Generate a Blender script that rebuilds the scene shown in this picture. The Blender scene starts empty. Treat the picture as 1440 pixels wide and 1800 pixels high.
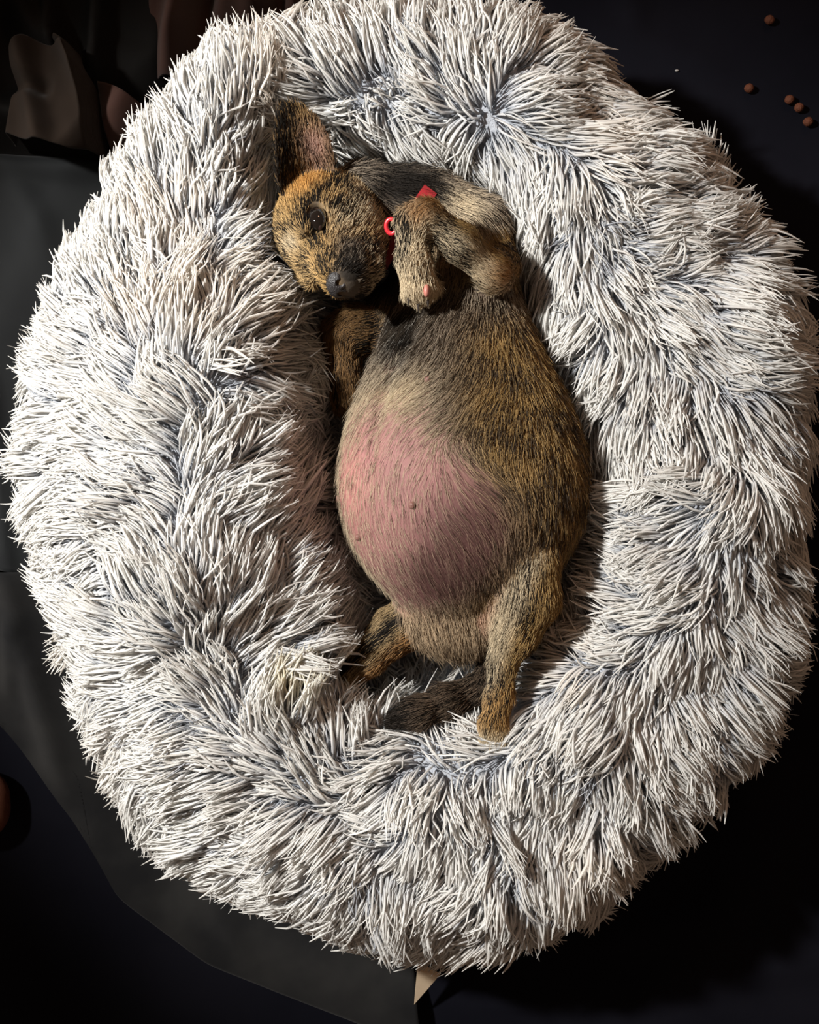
import bpy, math, random
import numpy as np
from mathutils import Vector, Matrix

rng = np.random.default_rng(7)
random.seed(7)
scene = bpy.context.scene
COL = scene.collection

# ------------------------------------------------------------------ camera
ZC, ZR, DIST, PXM = 1.0, 0.15, 0.85, 2000.0      # camera height, reference plane, distance to it, pixels per metre on it
cam_data = bpy.data.cameras.new('camera')
cam = bpy.data.objects.new('camera', cam_data)
COL.objects.link(cam)
cam.location = (0, 0, ZC)
cam.rotation_euler = (0, 0, 0)
cam_data.sensor_fit = 'HORIZONTAL'
cam_data.sensor_width = 36.0
cam_data.lens = 36.0 * PXM * DIST / 1440.0
cam_data.clip_start = 0.01
scene.camera = cam

# ------------------------------------------------------------------ world, lamps, exposure
world = bpy.data.worlds.new('dim_room')
scene.world = world
world.use_nodes = True
bg = world.node_tree.nodes['Background']
bg.inputs['Color'].default_value = (1.0, 0.66, 0.46, 1)
bg.inputs['Strength'].default_value = 0.155


def lamp(name, kind, loc, target, power, color, size):
    d = bpy.data.lights.new(name, kind)
    d.energy = power
    d.color = color
    if kind == 'AREA':
        d.size = size
    else:
        d.shadow_soft_size = size
    if kind == 'SPOT':
        d.spot_size = math.radians(44)
        d.spot_blend = 0.6
    o = bpy.data.objects.new(name, d)
    COL.objects.link(o)
    o.location = loc
    o.rotation_euler = (Vector(target) - Vector(loc)).to_track_quat('-Z', 'Y').to_euler()
    return o


lamp('torch_light', 'SPOT', (-1.04, 0.46, 1.24), (-0.03, 0.03, 0.12), 238.0, (1.0, 0.98, 0.94), 0.05)
lamp('room_lamp', 'AREA', (0.50, 1.70, 1.30), (0.0, 0.1, 0.1), 5.0, (1.0, 0.56, 0.34), 0.30)

vs = scene.view_settings
vs.view_transform = 'Standard'
vs.look = 'None'
vs.exposure = 0.0
vs.gamma = 1.0
vs.use_curve_mapping = False


# ------------------------------------------------------------------ helpers
def kz(z):
    return (ZC - z) / DIST / PXM


def P(px, py, z):
    k = kz(z)
    return np.array([(px - 720.0) * k, (900.0 - py) * k, z])


def to_px(p):
    k = (ZC - p[..., 2]) / DIST / PXM
    return p[..., 0] / k + 720.0, 900.0 - p[..., 1] / k


def nrm(v):
    v = np.asarray(v, float)
    return v / np.maximum(np.linalg.norm(v, axis=-1, keepdims=True), 1e-9)


def sstep(a, b, x):
    t = np.clip((x - a) / (b - a), 0, 1)
    return t * t * (3 - 2 * t)


_LAT = np.random.default_rng(3).random((32, 32, 32))


def vnoise(p, f):
    """value noise in 0..1 at points p (n,3), frequency f (scalar or 3)"""
    q = np.asarray(p, float) * np.asarray(f, float) + 137.3
    i = np.floor(q).astype(int)
    t = q - i
    t = t * t * (3 - 2 * t)
    r = 0
    for dx in (0, 1):
        for dy in (0, 1):
            for dz in (0, 1):
                w = (t[..., 0] if dx else 1 - t[..., 0]) * (t[..., 1] if dy else 1 - t[..., 1]) * (t[..., 2] if dz else 1 - t[..., 2])
                r = r + w * _LAT[(i[..., 0] + dx) % 32, (i[..., 1] + dy) % 32, (i[..., 2] + dz) % 32]
    return r


def fbm(p, f, n=3):
    p = np.asarray(p, float)
    s, a, tot = 0, 1.0, 0
    for k in range(n):
        s = s + a * vnoise(p + 3.7 * k, np.asarray(f, float) * 2 ** k)
        tot += a
        a *= 0.5
    return s / tot


def mesh_from(name, verts, faces, smooth=True):
    """faces: list of index arrays (n,3) and/or (n,4)"""
    me = bpy.data.meshes.new(name)
    verts = np.asarray(verts, np.float32)
    faces = [np.asarray(f, np.int32) for f in (faces if isinstance(faces, list) else [faces]) if len(f)]
    me.vertices.add(len(verts))
    me.vertices.foreach_set('co', verts.ravel())
    tot = np.concatenate([np.full(len(f), f.shape[1], np.int32) for f in faces])
    idx = np.concatenate([f.ravel() for f in faces])
    me.loops.add(len(idx))
    me.loops.foreach_set('vertex_index', idx)
    me.polygons.add(len(tot))
    st = np.concatenate([[0], np.cumsum(tot)[:-1]]).astype(np.int32)
    me.polygons.foreach_set('loop_start', st)
    me.polygons.foreach_set('loop_total', tot)
    me.polygons.foreach_set('use_smooth', np.full(len(tot), smooth, bool))
    me.update(calc_edges=True)
    me.validate()
    return me


def add_obj(name, data, mat, parent=None, **props):
    o = bpy.data.objects.new(name, data)
    COL.objects.link(o)
    if mat is not None and data is not None:
        data.materials.append(mat)
    if parent is not None:
        o.parent = parent
        o.matrix_parent_inverse = Matrix.Translation(-Vector(parent.location))
    for k, v in props.items():
        o[k] = v
    return o


def empty(name, loc, **props):
    o = bpy.data.objects.new(name, None)
    COL.objects.link(o)
    o.location = tuple(float(c) for c in loc)
    for k, v in props.items():
        o[k] = v
    return o


def fattr(me, name, vals):
    a = me.attributes.new(name, 'FLOAT', 'POINT')
    a.data.foreach_set('value', np.asarray(vals, np.float32).ravel())


def cattr(me, name, cols, domain='POINT'):
    a = me.attributes.new(name, 'FLOAT_COLOR', domain)
    c = np.ones((len(cols), 4), np.float32)
    c[:, :3] = cols
    a.data.foreach_set('color', c.ravel())


# ------------------------------------------------------------------ materials
def new_mat(name):
    m = bpy.data.materials.new(name)
    m.use_nodes = True
    nt = m.node_tree
    b = nt.nodes['Principled BSDF']
    return m, nt, b


def N(nt, kind, **kw):
    n = nt.nodes.new(kind)
    for k, v in kw.items():
        setattr(n, k, v)
    return n


def mat_cloth(name, c1, c2, rough=0.8, scale=9.0, weave=900.0, sheen=0.25, bump=0.25):
    m, nt, b = new_mat(name)
    tc = N(nt, 'ShaderNodeTexCoord')
    no = N(nt, 'ShaderNodeTexNoise')
    no.inputs['Scale'].default_value = scale
    no.inputs['Detail'].default_value = 5
    nt.links.new(tc.outputs['Object'], no.inputs['Vector'])
    cr = N(nt, 'ShaderNodeValToRGB')
    cr.color_ramp.elements[0].position = 0.35
    cr.color_ramp.elements[1].position = 0.68
    cr.color_ramp.elements[0].color = (*c1, 1)
    cr.color_ramp.elements[1].color = (*c2, 1)
    nt.links.new(no.outputs['Fac'], cr.inputs['Fac'])
    nt.links.new(cr.outputs['Color'], b.inputs['Base Color'])
    b.inputs['Roughness'].default_value = rough
    b.inputs['Sheen Weight'].default_value = sheen
    b.inputs['Sheen Roughness'].default_value = 0.5
    b.inputs['Specular IOR Level'].default_value = 0.08
    w = N(nt, 'ShaderNodeTexWave')
    w.inputs['Scale'].default_value = weave
    w.inputs['Distortion'].default_value = 1.5
    nt.links.new(tc.outputs['Object'], w.inputs['Vector'])
    bp = N(nt, 'ShaderNodeBump')
    bp.inputs['Strength'].default_value = bump
    bp.inputs['Distance'].default_value = 0.0006
    nt.links.new(w.outputs['Fac'], bp.inputs['Height'])
    nt.links.new(bp.outputs['Normal'], b.inputs['Normal'])
    return m


def mat_plain(name, col, rough=0.5, spec=0.5, noise=0.0, nscale=120.0, bump=0.0, bscale=300.0, coat=0.0):
    m, nt, b = new_mat(name)
    b.inputs['Base Color'].default_value = (*col, 1)
    b.inputs['Roughness'].default_value = rough
    b.inputs['Specular IOR Level'].default_value = spec
    b.inputs['Coat Weight'].default_value = coat
    tc = N(nt, 'ShaderNodeTexCoord')
    if noise:
        no = N(nt, 'ShaderNodeTexNoise')
        no.inputs['Scale'].default_value = nscale
        nt.links.new(tc.outputs['Object'], no.inputs['Vector'])
        mx = N(nt, 'ShaderNodeMix', data_type='RGBA')
        mx.inputs[6].default_value = (*[c * (1 - noise) for c in col], 1)
        mx.inputs[7].default_value = (*[min(1, c * (1 + noise)) for c in col], 1)
        nt.links.new(no.outputs['Fac'], mx.inputs[0])
        nt.links.new(mx.outputs[2], b.inputs['Base Color'])
    if bump:
        n2 = N(nt, 'ShaderNodeTexNoise')
        n2.inputs['Scale'].default_value = bscale
        nt.links.new(tc.outputs['Object'], n2.inputs['Vector'])
        bp = N(nt, 'ShaderNodeBump')
        bp.inputs['Strength'].default_value = bump
        bp.inputs['Distance'].default_value = 0.001
        nt.links.new(n2.outputs['Fac'], bp.inputs['Height'])
        nt.links.new(bp.outputs['Normal'], b.inputs['Normal'])
    return m


def mat_strand(name, root, mid, tip, transl=0.3, rough=0.42):
    """dyed plush: slate root, white tip along the strand"""
    m, nt, b = new_mat(name)
    at = N(nt, 'ShaderNodeAttribute', attribute_name='along')
    cr = N(nt, 'ShaderNodeValToRGB')
    e = cr.color_ramp.elements
    e[0].position, e[0].color = 0.10, (*root, 1)
    e[1].position, e[1].color = 0.62, (*tip, 1)
    k = e.new(0.34)
    k.color = (*mid, 1)
    nt.links.new(at.outputs['Fac'], cr.inputs['Fac'])
    a2 = N(nt, 'ShaderNodeAttribute', attribute_name='tint')
    mu = N(nt, 'ShaderNodeMix', data_type='RGBA', blend_type='MULTIPLY')
    mu.inputs[0].default_value = 1.0
    nt.links.new(cr.outputs['Color'], mu.inputs[6])
    nt.links.new(a2.outputs['Color'], mu.inputs[7])
    nt.links.new(mu.outputs[2], b.inputs['Base Color'])
    b.inputs['Roughness'].default_value = rough
    b.inputs['Specular IOR Level'].default_value = 0.25
    tr = N(nt, 'ShaderNodeBsdfTranslucent')
    nt.links.new(mu.outputs[2], tr.inputs['Color'])
    mx = N(nt, 'ShaderNodeMixShader')
    mx.inputs[0].default_value = transl
    nt.links.new(b.outputs[0], mx.inputs[1])
    nt.links.new(tr.outputs[0], mx.inputs[2])
    nt.links.new(mx.outputs[0], nt.nodes['Material Output'].inputs['Surface'])
    return m


def mat_attr(name, attr, rough=0.6, spec=0.3, sss=0.0, bump=0.0):
    m, nt, b = new_mat(name)
    at = N(nt, 'ShaderNodeAttribute', attribute_name=attr)
    nt.links.new(at.outputs['Color'], b.inputs['Base Color'])
    b.inputs['Roughness'].default_value = rough
    b.inputs['Specular IOR Level'].default_value = spec
    if sss:
        b.inputs['Subsurface Weight'].default_value = sss
        b.inputs['Subsurface Radius'].default_value = (0.006, 0.002, 0.001)
        b.inputs['Subsurface Scale'].default_value = 0.5
    if bump:
        tc = N(nt, 'ShaderNodeTexCoord')
        n2 = N(nt, 'ShaderNodeTexNoise')
        n2.inputs['Scale'].default_value = 420
        n2.inputs['Detail'].default_value = 4
        nt.links.new(tc.outputs['Object'], n2.inputs['Vector'])
        bp = N(nt, 'ShaderNodeBump')
        bp.inputs['Strength'].default_value = bump
        bp.inputs['Distance'].default_value = 0.001
        nt.links.new(n2.outputs['Fac'], bp.inputs['Height'])
        nt.links.new(bp.outputs['Normal'], b.inputs['Normal'])
    return m


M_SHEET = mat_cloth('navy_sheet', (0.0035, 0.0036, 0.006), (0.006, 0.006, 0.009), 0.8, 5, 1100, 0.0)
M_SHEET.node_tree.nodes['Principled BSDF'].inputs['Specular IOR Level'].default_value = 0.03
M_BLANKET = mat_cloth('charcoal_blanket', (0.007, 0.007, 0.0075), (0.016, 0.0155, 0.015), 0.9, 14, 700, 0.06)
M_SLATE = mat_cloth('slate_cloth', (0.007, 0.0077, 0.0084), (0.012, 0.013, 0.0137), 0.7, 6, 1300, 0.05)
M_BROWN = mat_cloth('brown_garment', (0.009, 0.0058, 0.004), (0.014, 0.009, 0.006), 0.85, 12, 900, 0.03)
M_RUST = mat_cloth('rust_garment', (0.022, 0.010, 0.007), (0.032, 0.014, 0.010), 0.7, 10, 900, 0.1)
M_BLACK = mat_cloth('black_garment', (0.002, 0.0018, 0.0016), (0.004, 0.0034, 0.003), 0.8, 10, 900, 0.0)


# ------------------------------------------------------------------ bedding underneath
GROUND = -0.036                                        # level of the sheet under the pet bed
BC = np.array([772.0, 790.0])
OUT = [(8, 870), (20, 700), (60, 520), (130, 380), (240, 220), (340, 120), (440, 60), (600, 15), (800, -10), (960, 20), (1060, 90),
       (1180, 190), (1290, 300), (1370, 400), (1420, 500), (1440, 620), (1440, 800), (1435, 950), (1430, 1130), (1400, 1260), (1340, 1350),
       (1240, 1450), (1150, 1550), (1040, 1640), (900, 1690), (720, 1710), (560, 1650), (420, 1600), (300, 1550), (230, 1470),
       (170, 1350), (120, 1240), (100, 1150), (60, 1030)]


def under_bed(px, py):
    """1 where the pet bed presses the bedding flat, 0 away from it"""
    a = np.asarray(OUT, float) - BC
    t = np.arctan2(-a[:, 1], a[:, 0])
    o = np.argsort(t)
    t, rr = t[o], np.hypot(a[:, 0], a[:, 1])[o]
    q = np.arctan2(-(py - BC[1]), px - BC[0])
    R = np.interp(q, np.concatenate([t - 2 * math.pi, t, t + 2 * math.pi]), np.tile(rr, 3))
    return sstep(1.06, 0.94, np.hypot(px - BC[0], py - BC[1]) / R)

def grid_faces(nx, ny, off=0, flip=False):
    i, j = np.meshgrid(np.arange(nx - 1), np.arange(ny - 1), indexing='ij')
    a = (i * ny + j).ravel() + off
    q = np.stack([a, a + ny, a + ny + 1, a + 1], 1)
    return q[:, ::-1] if flip else q


def thick_patch(X, Y, Z, thick):
    nx, ny = X.shape
    top = np.stack([X, Y, Z], -1).reshape(-1, 3)
    bot = top.copy()
    bot[:, 2] -= thick
    n = nx * ny
    f = [grid_faces(nx, ny), grid_faces(nx, ny, n, True)]
    idx = np.arange(n).reshape(nx, ny)
    ring = np.concatenate([idx[:, 0], idx[-1, 1:], idx[-2::-1, -1], idx[0, -2:0:-1]])
    r2 = np.roll(ring, -1)
    f.append(np.stack([ring + n, r2 + n, r2, ring], 1))
    return np.concatenate([top, bot]), np.concatenate(f)


def lerp_poly(pts, n):
    pts = np.asarray(pts, float)
    d = np.concatenate([[0], np.cumsum(np.linalg.norm(np.diff(pts, axis=0), axis=1))])
    d /= d[-1]
    # smooth by cubic-ish resample
    t = np.linspace(0, 1, n)
    out = np.stack([np.interp(t, d, pts[:, k]) for k in range(2)], 1)
    for _ in range(max(2, n // 16)):
        out[1:-1] = 0.25 * out[:-2] + 0.5 * out[1:-1] + 0.25 * out[2:]
    return out


def coons(top, bottom, left, right, nx, ny):
    """curves in picture pixels: top/bottom run left to right, left/right run top to bottom"""
    T, B = lerp_poly(top, nx), lerp_poly(bottom, nx)
    L, R = lerp_poly(left, ny), lerp_poly(right, ny)
    u = np.linspace(0, 1, nx)[:, None, None]
    v = np.linspace(0, 1, ny)[None, :, None]
    S = (1 - v) * T[:, None] + v * B[:, None] + (1 - u) * L[None] + u * R[None]
    S -= (1 - u) * (1 - v) * T[0] + u * (1 - v) * T[-1] + (1 - u) * v * B[0] + u * v * B[-1]
    return S


def cloth(name, top, bottom, left, right, nx, ny, zf, thick, mat, z0=0.0, flat=.004, **props):
    z0 = z0 + GROUND + .004
    S = coons(top, bottom, left, right, nx, ny)
    k = kz(z0)
    X = (S[..., 0] - 720) * k
    Y = (900 - S[..., 1]) * k
    U, V = np.meshgrid(np.linspace(0, 1, nx), np.linspace(0, 1, ny), indexing='ij')
    Z = z0 + zf(S[..., 0], S[..., 1], U, V, np.stack([X, Y, 0 * X], -1))
    m = under_bed(S[..., 0], S[..., 1])
    Z = Z * (1 - m) + (GROUND + flat) * m
    v, f = thick_patch(X, Y, Z, thick)
    f = f[:, ::-1]
    return add_obj(name, mesh_from(name, v, f), mat, None, **props)


def ridge(px, py, x0, y0, x1, y1, w, h, sharp=1.0):
    """a fold running from (x0,y0) to (x1,y1) in picture pixels"""
    d = np.array([x1 - x0, y1 - y0], float)
    L = np.hypot(*d)
    d /= L
    s = (px - x0) * d[0] + (py - y0) * d[1]
    q = -(px - x0) * d[1] + (py - y0) * d[0]
    end = sstep(-0.35 * L, 0.1 * L, s) * (1 - sstep(0.9 * L, 1.35 * L, s))
    return h * np.exp(-np.abs(q / w) ** (2 * sharp)) * end


def sheet_z(px, py, U, V, p):
    z = 0.004 * (fbm(p, 9.0) - 0.5) + 0.003 * (fbm(p + 5, (4, 22, 1)) - 0.5)
    z += ridge(px, py, 1060, 60, 1240, 110, 22, 0.006) + ridge(px, py, 1100, 1640, 1460, 1560, 26, 0.007)
    z += ridge(px, py, 900, 1760, 1400, 1700, 22, 0.005) + ridge(px, py, 1090, -40, 1120, 40, 26, 0.006)
    return z


g1 = np.linspace(-1, 1, 340)
g1 = 3.2 * np.sign(g1) * (0.22 * np.abs(g1) + 0.78 * np.abs(g1) ** 3)      # finer folds near the pet bed
SX, SY = np.meshgrid(g1, g1, indexing='ij')
kk = kz(GROUND)
SX_, SY_ = SX / kk + 720, 900 - SY / kk
SZ = GROUND + sheet_z(SX_, SY_, None, None, np.stack([SX, SY, 0 * SX], -1)) * (1 - under_bed(SX_, SY_))
v, f = thick_patch(SX, SY, SZ, 0.05)
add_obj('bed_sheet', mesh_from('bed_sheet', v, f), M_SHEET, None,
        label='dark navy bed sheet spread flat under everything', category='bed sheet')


def slate_z(px, py, U, V, p):
    edge = sstep(0, .06, U) * sstep(0, .05, V) * sstep(0, .05, 1 - V)
    z = 0.004 + 0.014 * fbm(p, (7, 5, 1)) * edge
    z += ridge(px, py, -20, 290, 200, 300, 22, 0.016) + ridge(px, py, 30, 320, 160, 560, 30, 0.010)
    z += ridge(px, py, -10, 700, 20, 1010, 16, 0.010)
    return z


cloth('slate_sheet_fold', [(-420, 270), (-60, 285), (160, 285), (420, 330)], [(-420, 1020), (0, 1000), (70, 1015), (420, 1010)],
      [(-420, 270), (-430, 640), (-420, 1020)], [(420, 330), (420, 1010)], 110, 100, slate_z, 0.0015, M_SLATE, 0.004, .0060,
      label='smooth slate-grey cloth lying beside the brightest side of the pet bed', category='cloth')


def blanket_z(px, py, U, V, p):
    edge = sstep(0, .03, U) * sstep(0, .03, V)
    z = 0.012 + 0.012 * fbm(p, (8, 8, 1)) * edge
    z += ridge(px, py, 20, 1020, 110, 1330, 24, 0.012) + ridge(px, py, 260, 1420, 420, 1640, 20, 0.006)
    z += ridge(px, py, 30, 1100, 30, 1200, 16, 0.008)
    return z


cloth('charcoal_blanket', [(-400, 1000), (0, 1004), (200, 1010), (620, 1010)], [(70, 1300), (150, 1350), (176, 1480), (222, 1565), (380, 1680), (760, 1830)],
      [(-400, 1000), (-200, 1150), (70, 1300)], [(620, 1010), (700, 1400), (740, 1830)], 130, 110, blanket_z, 0.0020, M_BLANKET, 0.002, .0035,
      label='napped charcoal blanket under the lower-left side of the pet bed', category='blanket')


def heap_z(px, py, U, V, p):
    edge = sstep(0, .10, U) * sstep(0, .10, V) * sstep(0, .10, 1 - V) * sstep(0, .08, 1 - U)
    z = 0.006 + edge * (0.018 + 0.022 * fbm(p, (8, 14, 1)))
    z += edge * (ridge(px, py, 60, 40, 150, 170, 26, .03) + ridge(px, py, 200, 20, 190, 150, 18, .03) + ridge(px, py, 20, 230, 140, 240, 30, .02))
    z += edge * (ridge(px, py, 110, 30, 130, 120, 12, .022) + ridge(px, py, -60, 90, 10, 200, 30, .03))
    return z


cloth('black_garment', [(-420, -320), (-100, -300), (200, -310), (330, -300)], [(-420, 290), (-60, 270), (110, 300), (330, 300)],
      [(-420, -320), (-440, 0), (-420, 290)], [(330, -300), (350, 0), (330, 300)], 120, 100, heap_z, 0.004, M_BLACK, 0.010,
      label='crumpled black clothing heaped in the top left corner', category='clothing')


def brown_z(px, py, U, V, p):
    edge = sstep(0, .12, U) * sstep(0, .14, V) * sstep(0, .12, 1 - U)
    z = edge * (0.034 + 0.02 * fbm(p, (16, 16, 1)))
    z += edge * (ridge(px, py, 125, 80, 195, 215, 15, .026) + ridge(px, py, 70, 110, 105, 280, 20, .020) - ridge(px, py, 55, 185, 110, 195, 16, .016))
    z -= edge * ridge(px, py, 100, 105, 150, 118, 7, .020)
    return z + 0.006


cloth('brown_sleeve', [(58, 128), (82, 88), (122, 82), (150, 104)], [(30, 260), (90, 285), (150, 290), (188, 275)],
      [(58, 128), (48, 160), (46, 200), (30, 260)], [(150, 104), (178, 160), (184, 220), (188, 275)], 70, 80, brown_z, 0.003, M_BROWN, 0.034,
      label='brown folded sleeve lit on top of the black clothing', category='clothing')


def flap_z(px, py, U, V, p):
    return 0.012 * np.sin(np.pi * U) + 0.010 * fbm(p, (20, 20, 1)) + 0.004


cloth('maroon_cloth_corner', [(176, 150), (215, 168), (262, 190)], [(196, 290), (230, 300), (262, 290)],
      [(176, 150), (186, 220), (196, 290)], [(262, 190), (270, 240), (262, 290)], 30, 30, flap_z, 0.003, M_RUST, 0.040,
      label='small maroon cloth corner between the brown sleeve and the fur rim', category='clothing')


def drape_z(px, py, U, V, p):
    a = 0.020 * np.cos((px - 318) / 58 * math.pi) + 0.010 * np.cos((px - 405 + 0.25 * py) / 31 * math.pi)
    edge = sstep(0, .1, U) * sstep(0, .1, 1 - U)
    return 0.006 + edge * (0.028 + a + 0.01 * fbm(p, (12, 5, 1)))


cloth('rust_draped_cloth', [(235, -260), (360, -260), (520, -260)], [(258, 150), (380, 150), (560, 110)],
      [(235, -260), (240, -60), (258, 150)], [(520, -260), (520, -60), (560, 110)], 110, 60, drape_z, 0.003, M_RUST, 0.012,
      label='rust-brown cloth hanging in upright folds above the fur rim', category='clothing')

# ------------------------------------------------------------------ the dog as one signed distance field
RES = 0.0021
G0 = np.array([-0.165, -0.235, 0.028])
G1 = np.array([0.185, 0.415, 0.262])
GN = np.ceil((G1 - G0) / RES).astype(int) + 1
gx = G0[0] + RES * np.arange(GN[0])
gy = G0[1] + RES * np.arange(GN[1])
gz = G0[2] + RES * np.arange(GN[2])
BIG = 0.06


class Field:
    def __init__(self):
        self.v = np.full(GN, BIG, np.float32)

    def _sl(self, lo, hi):
        a = np.clip(np.floor((np.asarray(lo) - G0) / RES).astype(int), 0, GN)
        b = np.clip(np.ceil((np.asarray(hi) - G0) / RES).astype(int) + 1, 0, GN)
        return tuple(slice(a[k], b[k]) for k in range(3))

    def add(self, fn, lo, hi, k=0.012, pad=0.03, sub=False):
        sl = self._sl(np.asarray(lo) - pad, np.asarray(hi) + pad)
        X = gx[sl[0]][:, None, None].astype(np.float32)
        Y = gy[sl[1]][None, :, None].astype(np.float32)
        Z = gz[sl[2]][None, None, :].astype(np.float32)
        d = np.minimum(fn(X, Y, Z), BIG).astype(np.float32)
        a = self.v[sl]
        if sub:
            d = -d
            h = np.clip(.5 - .5 * (a - d) / k, 0, 1)
            self.v[sl] = a + (d - a) * h + k * h * (1 - h)
        else:
            h = np.clip(.5 + .5 * (a - d) / k, 0, 1)
            self.v[sl] = a + (d - a) * h - k * h * (1 - h)

    def cone(self, a, ra, b, rb, k=0.012, sub=False):
        a, b = np.asarray(a, float), np.asarray(b, float)
        ab = b - a
        L2 = float(ab @ ab) + 1e-12
        r = max(ra, rb)

        def fn(X, Y, Z):
            t = np.clip(((X - a[0]) * ab[0] + (Y - a[1]) * ab[1] + (Z - a[2]) * ab[2]) / L2, 0, 1)
            return np.sqrt((X - a[0] - t * ab[0]) ** 2 + (Y - a[1] - t * ab[1]) ** 2 + (Z - a[2] - t * ab[2]) ** 2) - (ra + (rb - ra) * t)
        self.add(fn, np.minimum(a, b) - r, np.maximum(a, b) + r, k, sub=sub)

    def ell(self, c, axes, radii, k=0.012, sub=False):
        c = np.asarray(c, float)
        A = np.asarray(axes, float)
        R = np.asarray(radii, float)
        ext = np.sqrt(((A * R[:, None]) ** 2).sum(0))

        def fn(X, Y, Z):
            q0 = 0
            q1 = 0
            for i in range(3):
                l = (X - c[0]) * A[i, 0] + (Y - c[1]) * A[i, 1] + (Z - c[2]) * A[i, 2]
                q0 = q0 + (l / R[i]) ** 2
                q1 = q1 + (l / R[i] ** 2) ** 2
            k0 = np.sqrt(q0)
            return k0 * (k0 - 1) / np.sqrt(q1 + 1e-9)
        self.add(fn, c - ext, c + ext, k, sub=sub)

    def limb(self, pts, k=0.012):
        """pts: (px, py, z, radius in px)"""
        Q = [(P(a, b, c), r * kz(c)) for a, b, c, r in pts]
        for (a, ra), (b, rb) in zip(Q[:-1], Q[1:]):
            self.cone(a, ra, b, rb, k)


def merge(dst, src, k):
    h = np.clip(.5 + .5 * (dst - src) / k, 0, 1)
    return dst + (src - dst) * h - k * h * (1 - h)


AX = np.eye(3)
groups = {}
# torso: an egg with the photo's outline
TY = np.array([455, 480, 520, 560, 600, 650, 700, 750, 800, 850, 900, 950, 1000, 1040, 1070, 1088])
TL = np.array([770, 740, 708, 690, 668, 650, 628, 608, 598, 595, 600, 615, 642, 672, 702, 735])
TR = np.array([850, 885, 915, 932, 944, 966, 994, 1012, 1022, 1026, 1022, 1006, 975, 930, 880, 835])
TZ = np.array([.112, .112, .112, .114, .117, .121, .125, .128, .130, .130, .130, .128, .124, .119, .115, .112])
TH = np.array([.022, .038, .052, .058, .062, .067, .072, .076, .078, .079, .078, .075, .068, .056, .040, .022])


def torso_fn(X, Y, Z):
    k = kz(0.13)
    y = Y[0, :, 0]
    py = 900 - y / k
    l, r = np.interp(py, TY, TL), np.interp(py, TY, TR)
    cx = ((l + r) / 2 - 720) * k
    rx = (r - l) / 2 * k
    cz_, hz = np.interp(py, TY, TZ), np.interp(py, TY, TH)

    def sm(a):
        b = np.pad(a, 12, mode='edge')
        return np.convolve(b, np.ones(25) / 25, 'valid')
    cx, rx, cz_, hz = (sm(a)[None, :, None] for a in (cx, rx, cz_, hz))
    over = np.maximum(np.maximum(TY[0] - py, py - TY[-1]), 0)[None, :, None] * k
    q = np.sqrt(((X - cx) / rx) ** 2 + ((Z - cz_) / hz) ** 2)
    d = (q - 1) * np.minimum(rx, hz)
    return np.where(over > 0, np.sqrt(np.maximum(d, 0) ** 2 + over ** 2), d)


T = Field()
T.add(torso_fn, P(585, 1150, .05), P(1035, 445, .21), 0.01)
# flank and rib fullness, groin
T.ell(P(815, 860, .128), AX, (.098, .095, .078), 0.02)
# fold of skin down the chest and the line of the belly
def on_torso(a, b, lift=0.0):
    for z in np.arange(.215, .06, -.001):
        q = np.round((P(a, b, z) - G0) / RES).astype(int)
        if (q >= 0).all() and (q < GN).all() and T.v[tuple(q)] < 0:
            return P(a, b, z + lift)
    return P(a, b, .12)


FOLD = [on_torso(a, b, .0015) for a, b in ((744, 545), (722, 590), (700, 630), (680, 680), (662, 735), (652, 790), (646, 850))]
for a, b, ra in zip(FOLD[:-1], FOLD[1:], (.0040, .0042, .0040, .0032, .0026, .0020)):
    T.cone(a, ra, b, ra * .9, 0.010, sub=True)
T.ell(P(800, 1082, .108), AX, (.050, .034, .040), 0.008)
groups['torso'] = T.v

Nk = Field()
Nk.limb([(812, 430, .112, 92), (735, 385, .114, 76), (640, 362, .128, 68)], 0.02)
Nk.limb([(800, 480, .110, 95), (700, 540, .095, 45)], 0.02)
groups['neck'] = Nk.v

# head frame: f to the nose, s to the side that faces the camera, u to the crown
f_ = nrm([0.12, -0.72, 0.68])
s_ = np.array([-0.03, 0.68, 0.73])
s_ = nrm(s_ - f_ * (s_ @ f_))
u_ = np.cross(f_, s_)
if u_[0] > 0:
    u_ = -u_
HC = P(578, 403, .150)


def H(f, s, u):
    return HC + f * f_ + s * s_ + u * u_


HA = np.array([f_, s_, u_])
Hd = Field()
Hd.ell(H(-.004, 0, .002), HA, (.050, .044, .045), 0.012)
Hd.ell(H(.012, 0, -.018), HA, (.034, .034, .026), 0.018)          # cheeks
Hd.cone(H(.030, 0, .000), .0270, H(.074, 0, -.008), .0195, 0.014)  # muzzle
Hd.cone(H(.020, 0, -.028), .020, H(.066, 0, -.029), .0130, 0.010)  # jaw
Hd.ell(H(.066, .010, -.018), HA, (.020, .012, .014), 0.006)        # lip pads
Hd.ell(H(.066, -.010, -.018), HA, (.020, .012, .014), 0.006)
for sg in (1, -1):
    Hd.ell(H(.030, .026 * sg, .020), HA, (.016, .008, .009), 0.010)   # brow
    Hd.ell(H(.033, .0335 * sg, .009), HA, (.0120, .0068, .0070), 0.004, sub=True)  # socket
Hd.cone(H(.062, .019, -.027), .0013, H(.078, .012, -.028), .0016, 0.003, sub=True)  # mouth line
groups['head'] = Hd.v


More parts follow.
